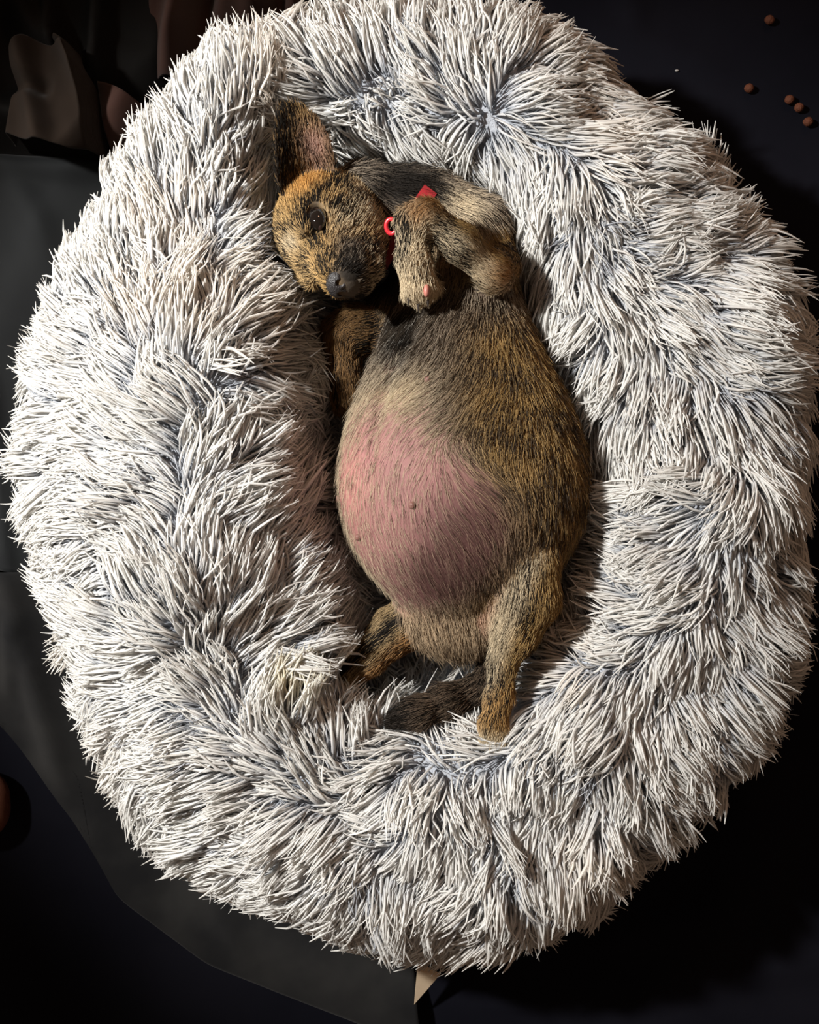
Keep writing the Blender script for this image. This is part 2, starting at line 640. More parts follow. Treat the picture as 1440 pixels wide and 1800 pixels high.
def ear_fn(base, tip, wdir, hw, cup, thick, skew):
    base, tip = np.asarray(base), np.asarray(tip)
    hv = tip - base
    L = np.linalg.norm(hv)
    hv = hv / L
    wd = np.asarray(wdir, float)
    wd = nrm(wd - hv * (wd @ hv))
    dd = np.cross(wd, hv)
    if dd[2] < 0:
        dd = -dd

    def fn(X, Y, Z):
        x, y, z = X - base[0], Y - base[1], Z - base[2]
        h = x * hv[0] + y * hv[1] + z * hv[2]
        w = x * wd[0] + y * wd[1] + z * wd[2]
        d = x * dd[0] + y * dd[1] + z * dd[2]
        t = np.clip(h / L, -.3, 1)
        half = hw * np.sqrt(np.clip(1 - np.clip(t, 0, 1) ** 1.7, 0, 1)) * (1.0 + .10 * np.clip(t, -.3, .4))
        w = w - skew * np.clip(t, 0, 1) * (1 - np.clip(t, 0, 1)) * hw
        d0 = cup * w * w * (1 - .4 * np.clip(t, 0, 1)) - .010 * (1 - np.clip(t, 0, 1)) ** 2
        side = np.abs(w) - half
        front = np.abs(d - d0) - thick
        ends = np.maximum(h - L, -h - .012)
        return np.maximum(np.maximum(side, front), ends)
    ext = 0.012
    lo = np.minimum(base, tip) - hw - ext
    hi = np.maximum(base, tip) + hw + ext
    return fn, lo, hi


E = Field()
EB, ET = P(538, 306, .172), P(506, 180, .190)
fn, lo, hi = ear_fn(EB, ET, (0.97, 0.05, -0.25), .0262, 16.0, .0021, .30)
E.add(fn, lo, hi, 0.003)
fn, lo, hi = ear_fn(H(-.012, -.036, .024), H(.020, -.062, .046), tuple(f_), .020, 8.0, .0023, .0)
E.add(fn, lo, hi, 0.003)
groups['ear'] = E.v

F1 = Field()
F1.limb([(842, 400, .118, 54), (878, 468, .158, 30), (870, 480, .174, 30), (812, 430, .195, 28), (748, 380, .208, 26)], 0.010)
F1.limb([(748, 381, .208, 26), (724, 391, .207, 25), (727, 450, .197, 27), (736, 498, .188, 30)], 0.008)
for a, b in ((718, 516), (735, 527), (752, 520), (764, 506)):
    F1.limb([(738, 494, .190, 19), (a, b, .184, 12)], 0.004)
groups['foreleg'] = F1.v
F2 = Field()
F2.limb([(700, 585, .096, 44), (628, 580, .102, 38), (602, 588, .102, 33)], 0.012)
F2.limb([(602, 588, .102, 33), (604, 650, .098, 28), (612, 700, .094, 28)], 0.008)
for a, b in ((600, 716), (613, 722), (626, 714)):
    F2.limb([(611, 696, .094, 20), (a, b, .092, 12)], 0.004)
groups['far_foreleg'] = F2.v

R1 = Field()
R1.limb([(815, 1085, .104, 58), (890, 1020, .140, 54), (930, 988, .166, 44)], 0.015)
R1.limb([(932, 990, .166, 44), (930, 1050, .164, 46), (908, 1110, .158, 34), (886, 1158, .152, 23)], 0.014)
R1.limb([(850, 1092, .106, 54), (925, 1050, .140, 48)], 0.015)
R1.limb([(886, 1156, .152, 23), (878, 1220, .153, 21), (868, 1270, .158, 23)], 0.008)
for a, b in ((855, 1296), (868, 1304), (882, 1297)):
    R1.limb([(868, 1268, .158, 19), (a, b, .158, 11)], 0.004)
groups['hind_leg'] = R1.v
R2 = Field()
R2.limb([(750, 1080, .098, 46), (700, 1105, .104, 38), (650, 1150, .108, 29), (606, 1188, .108, 27)], 0.012)
for a, b in ((585, 1196), (592, 1207), (604, 1212)):
    R2.limb([(606, 1188, .108, 18), (a, b, .106, 11)], 0.004)
groups['far_hind_leg'] = R2.v
Tl = Field()
Tl.limb([(845, 1115, .092, 22), (872, 1180, .104, 21), (850, 1208, .114, 21), (790, 1232, .126, 21), (740, 1250, .136, 19), (702, 1262, .142, 13)], 0.014)
groups['tail'] = Tl.v

ORDER = ['torso', 'neck', 'head', 'ear', 'foreleg', 'far_foreleg', 'hind_leg', 'far_hind_leg', 'tail']
KM = dict(torso=.01, neck=.03, head=.012, ear=.006, foreleg=.006, far_foreleg=.008, hind_leg=.009, far_hind_leg=.012, tail=.008)
SDF = groups['torso'].copy()
for g in ORDER[1:]:
    SDF = merge(SDF, groups[g], KM[g])
near_group = np.zeros(GN, np.int8)
best = groups['torso'].copy()
for i, g in enumerate(ORDER[1:], 1):
    m = groups[g] < best
    near_group[m] = i
    best = np.where(m, groups[g], best)
SDF = SDF.astype(np.float32)


def sdf_at(p):
    q = (p - G0) / RES
    inside = np.all((q >= 0) & (q < GN - 1.001), axis=-1)
    q = np.clip(q, 0, GN - 1.001)
    i = q.astype(int)
    t = q - i
    r = 0
    for dx in (0, 1):
        for dy in (0, 1):
            for dz in (0, 1):
                w = (t[..., 0] if dx else 1 - t[..., 0]) * (t[..., 1] if dy else 1 - t[..., 1]) * (t[..., 2] if dz else 1 - t[..., 2])
                r = r + w * SDF[i[..., 0] + dx, i[..., 1] + dy, i[..., 2] + dz]
    return np.where(inside, r, BIG)


def sdf_grad(p, e=0.002):
    g = np.stack([sdf_at(p + e * AX[k]) - sdf_at(p - e * AX[k]) for k in range(3)], -1)
    return nrm(g)


def push_out(p, margin, it=4):
    p = p.copy()
    for _ in range(it):
        d = sdf_at(p)
        m = d < margin
        if not m.any():
            break
        g = sdf_grad(p[m])
        p[m] += g * np.minimum(margin - d[m], 0.02)[:, None]
    return p


def surface_net(V, origin, res):
    ins = V < 0
    nx, ny, nz = V.shape
    acc = np.zeros((nx - 1, ny - 1, nz - 1, 3), np.float32)
    cnt = np.zeros((nx - 1, ny - 1, nz - 1), np.float32)
    C = [(a, b, c) for a in (0, 1) for b in (0, 1) for c in (0, 1)]

    def sub(A, o):
        return A[o[0]:nx - 1 + o[0], o[1]:ny - 1 + o[1], o[2]:nz - 1 + o[2]]
    for o in C:
        for ax in range(3):
            if o[ax] == 1:
                continue
            o2 = list(o)
            o2[ax] = 1
            a, b = sub(V, o), sub(V, o2)
            m = (a < 0) != (b < 0)
            t = np.where(m, a / np.where(m, a - b, 1), 0)
            for k in range(3):
                acc[..., k] += np.where(m, (o[k] + t) if k == ax else o[k], 0)
            cnt += m
    act = cnt > 0
    idx = np.full(act.shape, -1, np.int64)
    idx[act] = np.arange(act.sum())
    cell = np.argwhere(act)
    pos = origin + res * (cell + acc[act] / cnt[act][:, None])
    faces = []
    for ax in range(3):
        b, c = (ax + 1) % 3, (ax + 2) % 3
        s0 = [slice(None)] * 3
        s1 = [slice(None)] * 3
        s0[ax], s1[ax] = slice(0, -1), slice(1, None)
        e = np.argwhere(ins[tuple(s0)] != ins[tuple(s1)])
        ok = np.ones(len(e), bool)
        for q in (b, c):
            ok &= (e[:, q] > 0) & (e[:, q] < V.shape[q] - 1)
        e = e[ok]

        def cellidx(db, dc):
            w = e.copy()
            w[:, b] += db
            w[:, c] += dc
            return idx[w[:, 0], w[:, 1], w[:, 2]]
        q = np.stack([cellidx(-1, -1), cellidx(0, -1), cellidx(0, 0), cellidx(-1, 0)], 1)
        flip = ~ins[e[:, 0], e[:, 1], e[:, 2]]
        q[flip] = q[flip][:, ::-1]
        faces.append(q)
    return pos, np.concatenate(faces)


def smooth_verts(v, f, it=2, lam=0.5):
    e = np.concatenate([f[:, [i, (i + 1) % 4]] for i in range(4)])
    e = np.concatenate([e, e[:, ::-1]])
    deg = np.bincount(e[:, 0], minlength=len(v)).astype(float)
    for _ in range(it):
        s = np.stack([np.bincount(e[:, 0], weights=v[e[:, 1], k], minlength=len(v)) for k in range(3)], 1)
        v = v + lam * (s / deg[:, None] - v)
    return v


def vert_normals(v, f):
    n = np.zeros_like(v)
    a, b, c, d = (v[f[:, i]] for i in range(4))
    fn = np.cross(c - a, d - b)
    for i in range(4):
        for k in range(3):
            n[:, k] += np.bincount(f[:, i], weights=fn[:, k], minlength=len(v))
    return nrm(n)


# ------------------------------------------------------------------ the pet bed
INN = [(700, 310), (850, 345), (908, 470), (942, 600), (985, 700), (1015, 830), (1012, 930), (1000, 1060), (940, 1150), (860, 1225), (700, 1240),
       (600, 1190), (610, 1060), (585, 960), (560, 850), (560, 720), (555, 620), (505, 520), (470, 420), (470, 300), (560, 240), (640, 270)]


def polar(pts, n, sm):
    a = np.asarray(pts, float) - BC
    th = np.arctan2(-a[:, 1], a[:, 0])
    r = np.hypot(a[:, 0], a[:, 1])
    o = np.argsort(th)
    t = np.linspace(-math.pi, math.pi, n, endpoint=False)
    R = np.interp(t, np.concatenate([th[o] - 2 * math.pi, th[o], th[o] + 2 * math.pi]), np.tile(r[o], 3))
    for _ in range(sm):
        R = .25 * np.roll(R, 1) + .5 * R + .25 * np.roll(R, -1)
    return t, R


NT = 256
th, Ro = polar(OUT, NT, 8)
_, Ri = polar(INN, NT, 10)
Ro = (Ro - 62) * kz(0.09)
Ri = (Ri + 26) * kz(0.10)
BCW = P(BC[0], BC[1], 0.10)
rc, aw = (Ro + Ri) / 2, (Ro - Ri) / 2
PH = np.radians(np.concatenate([np.linspace(-88, 190, 50)]))
rows = []
cth, sth = np.cos(th), np.sin(th)
for ph in PH:
    cphi, sphi = math.cos(ph), math.sin(ph)
    ex = 1.0 if cphi > 0 else 0.85
    rr = rc + aw * np.sign(cphi) * abs(cphi) ** ex
    zz = 0.088 + ((0.078 + .018 * np.maximum(0, -cth)) if sphi > 0 else 0.116) * np.sign(sphi) * abs(sphi) ** ex
    pt = np.stack([BCW[0] + rr * cth, BCW[1] + rr * sth, zz + 0 * cth], 1)
    if sphi > -0.5:
        n1 = fbm(pt + 2.0, 7.5, 2) - 0.5
        n2 = fbm(pt + 9.0, 16, 2) - 0.5
        pt[:, 2] += (0.062 * n1 + 0.032 * n2) * max(0, sphi) * 1.0
    rows.append(pt)
rim_last = rows[-1]
for t in np.linspace(0, 1, 15)[1:]:
    q = rim_last * (1 - t) + np.array([BCW[0], BCW[1], 0]) * t
    q[:, 2] = rim_last[:, 2] * (1 - sstep(0, .25, t)) + 0.050 * sstep(0, .25, t) + 0.012 * (fbm(q, 14, 2) - .5) * (1 - t)
    rows.append(q)
BV = np.array(rows)                                   # (rows, NT, 3)
nr = BV.shape[0]
flat = push_out(BV.reshape(-1, 3), 0.007, 8)
below = BV.reshape(-1, 3)
BV = flat.reshape(nr, NT, 3)
BV[:, :, 2] = np.maximum(BV[:, :, 2], GROUND + .0075)
ii, jj = np.meshgrid(np.arange(nr - 1), np.arange(NT), indexing='ij')
BF = np.stack([ii * NT + jj, ii * NT + (jj + 1) % NT, (ii + 1) * NT + (jj + 1) % NT, (ii + 1) * NT + jj], -1).reshape(-1, 4)
bvert = BV.reshape(-1, 3)
bnorm = vert_normals(bvert, BF)
if bnorm[25 * NT:30 * NT, 2].mean() < 0:
    BF = BF[:, ::-1]
    bnorm = -bnorm
RIMROWS = len(PH)
M_BACK = mat_plain('plush_backing', (0.36, 0.38, 0.42), 0.9, 0.1, 0.3, 90, 0.8, 600)
M_PLUSH = mat_strand('frosted_plush', (0.44, 0.465, 0.505), (0.78, 0.785, 0.795), (0.92, 0.91, 0.885), 0.56)

bed = empty('pet_bed', (BCW[0], BCW[1], 0.0), label='oval fluffy white-frosted grey plush donut pet bed', category='pet bed')
nrim = NT * RIMROWS
rim_f = BF[(BF < nrim).all(1)]
flo = BF[~(BF < nrim).all(1)]
bolster = add_obj('bolster', mesh_from('bolster', bvert[:nrim], rim_f), M_BACK, bed)
cushion = add_obj('cushion', mesh_from('cushion', bvert[(RIMROWS - 1) * NT:], flo - (RIMROWS - 1) * NT), M_BACK, bed)

# combing of the plush: (x, y, dx, dy) in picture pixels, tips towards (dx, dy)
FLOW = np.array([
    (330, 130, -.3, -1), (450, 100, -.1, -1), (560, 80, 0, -1), (700, 60, -.2, -1), (880, 60, .1, -1), (980, 90, .5, -1), (1100, 180, .9, -.6),
    (1200, 280, 1, -.4), (1330, 420, 1, -.4), (1400, 600, 1, 0), (1380, 750, .6, .8), (1400, 950, .7, .8), (1400, 1150, .9, .5),
    (1330, 1330, .6, .9), (1150, 1500, .2, 1), (1000, 1620, -.1, 1), (800, 1650, -.4, 1), (650, 1600, -.6, .9), (450, 1530, -.9, .5),
    (330, 1400, -.95, .4), (250, 1300, -1, .3), (180, 1230, -1, .1), (130, 1000, -1, -.05), (60, 880, -1, .1), (100, 720, -1, -.1),
    (130, 550, -.9, -.5), (200, 400, -.7, -.8), (250, 250, -.6, -.9), (300, 450, .0, -1), (330, 570, .3, -1), (400, 500, .9, -.6),
    (450, 600, 1, -.1), (420, 700, .6, .1), (300, 720, -.3, -.9), (430, 330, .5, -.9), (460, 360, .9, -.5), (480, 480, 1, -.2),
    (540, 570, .9, .2), (560, 690, .9, .2), (480, 800, .8, -.3), (420, 860, .9, -.5), (540, 980, 1, -.2), (620, 1060, 1, .2), (450, 1080, .3, -.8),
    (350, 1050, -.2, -.8), (480, 1150, .8, .3), (650, 1230, 0, -1), (780, 1170, -.2, .9), (800, 1290, .1, -1), (960, 1130, -.2, -1),
    (1000, 1090, -.9, -.2), (1100, 1000, -1, .1), (1050, 900, -1, .1), (1200, 900, -.9, .3), (1000, 700, -.3, 1), (1050, 600, -.1, 1),
    (1100, 700, -.1, 1), (1200, 700, .1, 1), (950, 550, -.15, 1), (900, 400, -.3, .9), (800, 280, -.5, .8), (680, 240, .5, .7), (620, 260, .1, .9),
    (750, 140, -.5, -.8), (1000, 200, 1, -.3), (950, 130, .7, -.8), (500, 1250, .3, -.7), (560, 1300, -.3, -.8), (450, 1400, -.9, .1),
    (650, 1480, -.6, .8), (850, 1450, -.3, 1), (1000, 1400, -.3, 1), (1150, 1350, .1, 1), (1070, 1230, -.8, .5), (1200, 1150, .3, .8),
    (250, 850, -.6, -.3), (250, 1000, -.5, -.4), (280, 1150, -.8, .1), (1250, 560, .8, .4), (1180, 450, .9, -.2), (960, 300, -.2, .7),
    (560, 180, -.1, -.9), (500, 170, -.2, -1), (720, 1380, -.2, .6), (600, 820, .9, .1), (560, 900, .9, 0)], float)
PART = [(870, 205, 70), (1085, 430, 75), (690, 180, 50), (1225, 1060, 65), (330, 610, 60), (280, 880, 50)]


def flow_at(px, py, tab, sig=75.0):
    out = np.zeros((len(px), 2))
    for s in range(0, len(px), 20000):
        a, b = px[s:s + 20000, None], py[s:s + 20000, None]
        d2 = (a - tab[:, 0]) ** 2 + (b - tab[:, 1]) ** 2
        w = 1.0 / (d2 + sig * sig * .35) ** 1.5
        dv = tab[:, 2:] / np.linalg.norm(tab[:, 2:], axis=1, keepdims=True)
        out[s:s + 20000] = (w @ dv) / w.sum(1, keepdims=True)
    return out


def sample_surface(v, f, n, r, keep=None, weight=None):
    tri = np.concatenate([f[:, [0, 1, 2]], f[:, [0, 2, 3]]])
    a, b, c = v[tri[:, 0]], v[tri[:, 1]], v[tri[:, 2]]
    ar = np.linalg.norm(np.cross(b - a, c - a), axis=1)
    if keep is not None:
        ar = ar * keep(v[tri].mean(1))
    if weight is not None:
        ar = ar * weight[tri].mean(1)
    t = r.choice(len(tri), n, p=ar / ar.sum())
    u, w = r.random(n), r.random(n)
    m = u + w > 1
    u[m], w[m] = 1 - u[m], 1 - w[m]
    bc = np.stack([1 - u - w, u, w], 1)
    return (v[tri[t]] * bc[..., None]).sum(1), tri[t], bc


def tubes(C, R, sides, r):
    """C (n,k,3) centre lines, R (n,k) radii -> verts, quads"""
    n, k, _ = C.shape
    Tn = nrm(np.gradient(C, axis=1))
    ref = nrm(r.normal(size=(n, 1, 3)))
    n1 = nrm(np.cross(Tn, ref))
    n2 = np.cross(Tn, n1)
    ang = np.arange(sides) / sides * 2 * math.pi
    V = C[:, :, None] + R[:, :, None, None] * (np.cos(ang)[:, None] * n1[:, :, None] + np.sin(ang)[:, None] * n2[:, :, None])
    V = V.reshape(-1, 3)
    base = (np.arange(n) * k * sides)[:, None, None]
    i = np.arange(k - 1)[None, :, None] * sides
    j = np.arange(sides)[None, None, :]
    j2 = (j + 1) % sides
    q = np.stack([base + i + j, base + i + j2, base + i + sides + j2, base + i + sides + j], -1).reshape(-1, 4)
    return V, q


def grow_plush(v, f, nvert, n, seed, length, width, clump_n, K=6, sides=3, clump_pull=0.50):
    r = np.random.default_rng(seed)
    p, tri, bc = sample_surface(v, f, n, r, keep=lambda c: (c[:, 2] > -0.02) * np.where(c[:, 2] < .05, .6, 1.0))
    nn = nrm((nvert[tri] * bc[..., None]).sum(1))
    d = sdf_at(p)
    ok = d > 0.002
    p, nn = p[ok], nn[ok]
    n = len(p)
    px, py = to_px(p)
    fl = flow_at(px, py, FLOW)
    depth = np.zeros(n)
    for cx, cy, rad in PART:
        dx, dy = px - cx, py - cy
        dist = np.hypot(dx, dy) + 1e-6
        w = np.exp(-(dist / (rad * .8)) ** 2)[:, None] * .45 * sstep(4, 34, dist)[:, None]
        fl = fl * (1 - np.clip(w, 0, 1)) + w * np.stack([dx, dy], 1) / dist[:, None]
    fl = fl * np.array([1, -1])
    # clumps
    ci = r.choice(n, clump_n, replace=False)
    cpos = p[ci]
    own = np.zeros(n, int)
    for s in range(0, n, 4000):
        dd = ((p[s:s + 4000, None] - cpos[None]) ** 2).sum(2)
        own[s:s + 4000] = dd.argmin(1)
    cang = r.normal(0, .26, clump_n)[own] + r.normal(0, .10, n) + 2.2 * (fbm(p + 11, 13, 2) - .5)
    ca, sa = np.cos(cang), np.sin(cang)
    fx = fl[:, 0] * ca - fl[:, 1] * sa
    fy = fl[:, 0] * sa + fl[:, 1] * ca
    F = np.stack([fx, fy, np.zeros(n)], 1)
    F = F - nn * (F * nn).sum(1, keepdims=True)
    fm = np.linalg.norm(F, axis=1, keepdims=True)
    F = F / np.maximum(fm, .25)
    lift = np.clip(.34 + r.normal(0, .15, clump_n)[own] + r.normal(0, .09, n), .08, 1.0)[:, None]
    L = length * np.clip(1 + r.normal(0, .14, clump_n)[own] + r.normal(0, .13, n), .5, 1.5)[:, None]
    jit = r.normal(0, .07, (n, 3))
    tip = p + L * (nrm(F * 1.0 + nn * lift + jit))
    # clump attraction of the tips
    cF, cN, cL = F[ci][own], nn[ci][own], L[ci][own]
    ctip = cpos[own] + cL * nrm(cF + cN * lift)
    tip = tip * (1 - clump_pull) + (ctip + (p - cpos[own]) * .40) * clump_pull
    mid = p + L * .45 * nrm(nn * .75 + F * .6 + r.normal(0, .10, (n, 3)))
    tt = np.linspace(0, 1, K)[None, :, None]
    C = (1 - tt) ** 2 * p[:, None] + 2 * tt * (1 - tt) * mid[:, None] + tt ** 2 * tip[:, None]
    # loose curl
    side = nrm(np.cross(F + 1e-4, nn))
    curl = np.where(r.random(n) < .30, r.uniform(.004, .014, n), r.uniform(.0, .004, n)) * r.choice([-1, 1], n)
    C += (np.sin(tt * math.pi * r.uniform(.8, 1.5, n)[:, None, None] + r.uniform(0, 1, n)[:, None, None]) * tt) * side[:, None] * curl[:, None, None]
    C[:, :, 2] -= (tt[:, :, 0] ** 2) * 0.004
    sh = C.shape
    C0 = C
    C = push_out(C.reshape(-1, 3), 0.0025, 4).reshape(sh)
    bad = (sdf_at(C.reshape(-1, 3)).reshape(sh[:2]) < -0.001).any(1) | (np.linalg.norm(C - C0, axis=2).max(1) > .022)
    C[:, :, 2] = np.maximum(C[:, :, 2], GROUND + .008)
    # the tail and the far hind leg lie on top of the plush and press it down
    qx, qy = to_px(C)
    for (ax_, ay_, bx_, by_, wd) in ((700, 1262, 790, 1234, 22), (790, 1234, 868, 1195, 22), (715, 1102, 620, 1178, 24), (876, 1170, 868, 1268, 18)):
        L2 = (bx_ - ax_) ** 2 + (by_ - ay_) ** 2
        s_t = np.clip(((qx - ax_) * (bx_ - ax_) + (qy - ay_) * (by_ - ay_)) / L2, 0, 1)
        dd = np.hypot(qx - ax_ - s_t * (bx_ - ax_), qy - ay_ - s_t * (by_ - ay_))
        bad |= (dd < wd).any(1) & (r.random(n) < .9)
    C = C[~bad]
    n = len(C)
    prof = np.interp(np.linspace(0, 1, K), [0, .2, .5, .8, 1], [.6, .9, 1.0, .8, .25])
    R = width * np.clip(1 + r.normal(0, .25, n), .45, 1.7)[:, None] * prof
    V, q = tubes(C, R, sides, r)
    me = mesh_from('fur', V, q)
    along = np.broadcast_to(np.linspace(0, 1, K)[None, :, None], (n, K, sides))
    fattr(me, 'along', along)
    # natural tone: creamy and cool strands, a few beige worn tufts
    p0 = C[:, 0]
    w = sstep(.60, .78, fbm(p0 + 4, 11, 2))[:, None] * .8
    g = np.clip(r.normal(.97, .05, n), .8, 1.08)[:, None]
    tint = g * (np.array([1, 1, 1]) * (1 - w) + np.array([1.0, .965, .93]) * w)
    x0, y0 = to_px(p0)
    st = np.exp(-(((x0 - 500) / 45) ** 2 + ((y0 - 1235) / 38) ** 2))[:, None]
    st = st * .6
    tint = tint * (1 - st) + np.array([.95, .88, .66]) * st
    cattr(me, 'tint', np.repeat(tint, K * sides, axis=0))
    return me


fur1 = grow_plush(bvert, rim_f, bnorm, 62000, 11, 0.043, 0.00108, 1900)
add_obj('fur', fur1, M_PLUSH, bolster, kind='stuff', label='long white-tipped grey plush strands')
fur2 = grow_plush(bvert, flo, bnorm, 5000, 12, 0.034, 0.00120, 260)
add_obj('fur', fur2, M_PLUSH, cushion, kind='stuff')
fine = grow_plush(bvert, rim_f, bnorm, 22000, 13, 0.027, 0.00060, 900, K=4, clump_pull=.3)
M_DOWN = mat_strand('slate_down', (0.38, 0.405, 0.45), (0.44, 0.47, 0.52), (0.58, 0.60, 0.64), 0.5)
add_obj('underfur', fine, M_DOWN, bolster, kind='stuff')

# ------------------------------------------------------------------ the dog
dv, df = surface_net(SDF, G0, RES)
dv = smooth_verts(dv, df, 2, .5)
dn = vert_normals(dv, df)


def group_at(p):
    q = np.clip(np.round((p - G0) / RES).astype(int), 0, GN - 1)
    return near_group[q[:, 0], q[:, 1], q[:, 2]]


def blob(x, y, cx, cy, rx, ry, ang=0.0, soft=1.0):
    c, s = math.cos(ang), math.sin(ang)
    dx, dy = x - cx, y - cy
    u, v = (dx * c + dy * s) / rx, (-dx * s + dy * c) / ry
    return np.exp(-(u * u + v * v) ** soft)


def mixc(a, b, w):
    return a * (1 - w[:, None]) + np.asarray(b, float) * w[:, None]


GOLD = np.array([.38, .245, .098])
TAN = np.array([.42, .30, .16])
CREAM = np.array([.60, .49, .33])
DARK = np.array([.013, .0108, .0088])
UMBER = np.array([.085, .058, .036])
GREY = np.array([.26, .21, .16])
PINK = np.array([.235, .105, .104])
MAUVE = np.array([.060, .027, .025])


def coat(p, nrmals):
    """returns pale hair colour, dark hair colour, share of dark hairs, skin colour, hair density, hair length"""
    x, y = to_px(p)
    g = group_at(p)
    n = len(p)
    pale = np.tile(TAN, (n, 1))
    dark = np.tile(DARK, (n, 1))
    share = np.full(n, .45)
    skin = np.tile(UMBER, (n, 1))
    dens = np.ones(n)
    leng = np.full(n, .010)
    n1 = fbm(p, (22, 40, 22), 3)
    n2 = fbm(p + 7, (50, 75, 50), 2)
    n3 = fbm(p + 3, 28, 3)
    # --- torso: umber-grey chest, brindled gold flank, bare pink belly
    t = g == 0
    flank = sstep(760, 880, x + (y - 700) * .05) * sstep(500, 590, y)
    stripe = sstep(.42, .62, n1 * .7 + n2 * .3)
    pale_t = mixc(np.tile(GREY * 1.05, (n, 1)), GOLD * .92, flank)
    share_t = .54 - .12 * flank + .40 * (stripe - .5) * (.35 + .65 * flank)
    xb, yb = x + 40 * (n3 - .5), y + 60 * (fbm(p + 8, 30, 3) - .5)
    belly = np.clip(blob(xb, yb, 672, 865, 120, 180, 0, 1.15) + blob(xb, yb, 775, 955, 140, 105, -.2, 1.2) + 1.0 * blob(xb, yb, 690, 745, 85, 90, 0, 1.1), 0, 1)
    belly = np.clip(belly * 1.1 - .06 + .5 * (n3 - .5) * (1 - np.abs(2 * belly - 1)), 0, 1)
    thigh = sstep(1052, 1085, y + .0 * x)
    mauve = np.clip(blob(x, y, 835, 938, 105, 95, -.5, 1.2) + .8 * blob(x, y, 770, 1015, 80, 50, 0, 1.2), 0, 1)
    sk = mixc(mixc(np.tile(np.array([.13, .085, .06]), (n, 1)), np.array([.26, .14, .12]), sstep(900, 760, x)), PINK, belly)
    sk = mixc(sk, MAUVE, mauve * .95)
    sk = mixc(sk, np.array([.38, .15, .14]), blob(x, y, 612, 860, 34, 120) * .7)
    sk = mixc(sk, np.array([.30, .18, .13]), thigh)
    sk = sk * (.85 + .3 * n3[:, None])
    cream = .7 * blob(x, y, 725, 668, 60, 38, -.5)
    pale_t = mixc(pale_t, CREAM * .85, np.clip(.8 * cream + belly * .7, 0, 1))
    pale_t = mixc(pale_t, np.array([.19, .115, .09]), mauve * .85)
    share_t = share_t * (1 - np.clip(cream * .9 + belly * .75, 0, .95)) + mauve * .15
    pale_t = mixc(pale_t, np.array([.42, .31, .20]), thigh)
    share_t = share_t * (1 - thigh) + .22 * thigh
    blackp = 1.0 * np.clip(blob(x, y, 718, 588, 24, 62, .38, 1.2) + blob(x, y, 695, 550, 14, 50, .2) * .7, 0, 1) * sstep(.25, .6, n2 + .1)
    share_t = np.clip(share_t + blackp * .65, 0, .93)
    pale_t = mixc(pale_t, np.array([.22, .21, .19]), blackp)
    sk = mixc(sk, DARK * 1.5, blackp)
    backd = sstep(975, 1030, x + .0 * y) * .25
    share_t = np.clip(share_t + backd, 0, .95)
    pale[t], share[t], skin[t] = pale_t[t], share_t[t], sk[t]
    dark[t] = mixc(np.tile(np.array([.052, .038, .026]), (n, 1)), DARK, blackp)[t]
    bare = np.clip(blob(xb, yb, 670, 840, 165, 225, 0, 1.1) + blob(xb, yb, 785, 950, 165, 125, -.2, 1.1), 0, 1)
    dens[t] = (1 - .88 * sstep(.12, 1.0, bare))[t]
    leng[t] = (.015 - .003 * belly)[t]
    # --- neck and shoulders
    t = g == 1
    bl = np.clip(blob(x, y, 700, 325, 75, 38, .1, 1.6) + .9 * blob(x, y, 700, 480, 60, 70, 0, 1.4), 0, 1)
    cr = blob(x, y, 800, 355, 45, 30, .5)
    pale[t] = mixc(mixc(mixc(np.tile(GREY * 1.1, (n, 1)), GOLD * .9, sstep(330, 470, y) * .6), CREAM, cr), np.array([.018, .015, .013]), bl)[t]
    share[t] = np.clip(.40 + .5 * bl - .35 * cr + .3 * (stripe - .5), .03, .95)[t]
    skin[t] = mixc(np.tile(UMBER * .7, (n, 1)), DARK * .6, bl)[t]
    leng[t] = .015
    # --- head
    t = (g == 2)
    rel = p - HC
    hf, hs, hu = rel @ f_, rel @ s_, rel @ u_
    br = sstep(.44, .60, fbm(p + 1, (70, 70, 70), 3))
    muz = sstep(.040, .066, hf)
    side = sstep(.004, -.014, hu) * sstep(-.02, .02, hf)
    brow = blob(x, y, 535, 322, 40, 26, -.4)
    ph = mixc(np.tile(np.array([.48, .28, .085]), (n, 1)), TAN * 1.05, n3)
    ph = mixc(ph, np.array([.50, .25, .07]), brow * .8)
    ph = mixc(ph, CREAM * .9, np.clip(blob(x, y, 615, 385, 34, 30) + blob(x, y, 515, 430, 16, 18) + .8 * blob(x, y, 640, 350, 24, 50, -.4), 0, 1))
    ph = mixc(ph, GREY * .85, muz * sstep(.006, -.012, hu))
    sh = .22 + .40 * br + .30 * muz * sstep(.010, -.010, hu) + .25 * blob(x, y, 625, 460, 26, 36, 0) - .25 * brow
    sh = sh + .30 * blob(x, y, 590, 330, 26, 40, .2) + .45 * blob(x, y, 552, 385, 24, 34, .1)
    sh = np.clip(sh + .5 * sstep(665, 690, x), .03, .95)
    sk = np.tile(UMBER, (n, 1))
    lip = sstep(.070, .082, hf) * sstep(.0, -.010, hu)
    sk = mixc(sk, DARK, np.clip(lip + blob(x, y, 552, 385, 18, 28, .1), 0, 1))
    chin = sstep(-.022, -.030, hu) * sstep(.05, .065, hf)
    ph = mixc(ph, CREAM, chin * .8)
    pale[t], share[t], skin[t] = ph[t], sh[t], sk[t]
    leng[t] = (.0070 - .0025 * muz + .004 * sstep(.0, -.03, hf))[t]
    dens[t] = 1.25
    # --- ears
    t = g == 3
    inner = blob(x, y, 556, 262, 26, 40, -.3)
    rimc = blob(x, y, 552, 235, 14, 60, -.45)
    skin_e = mixc(np.tile(np.array([.075, .045, .030]), (n, 1)), np.array([.36, .19, .15]), inner)
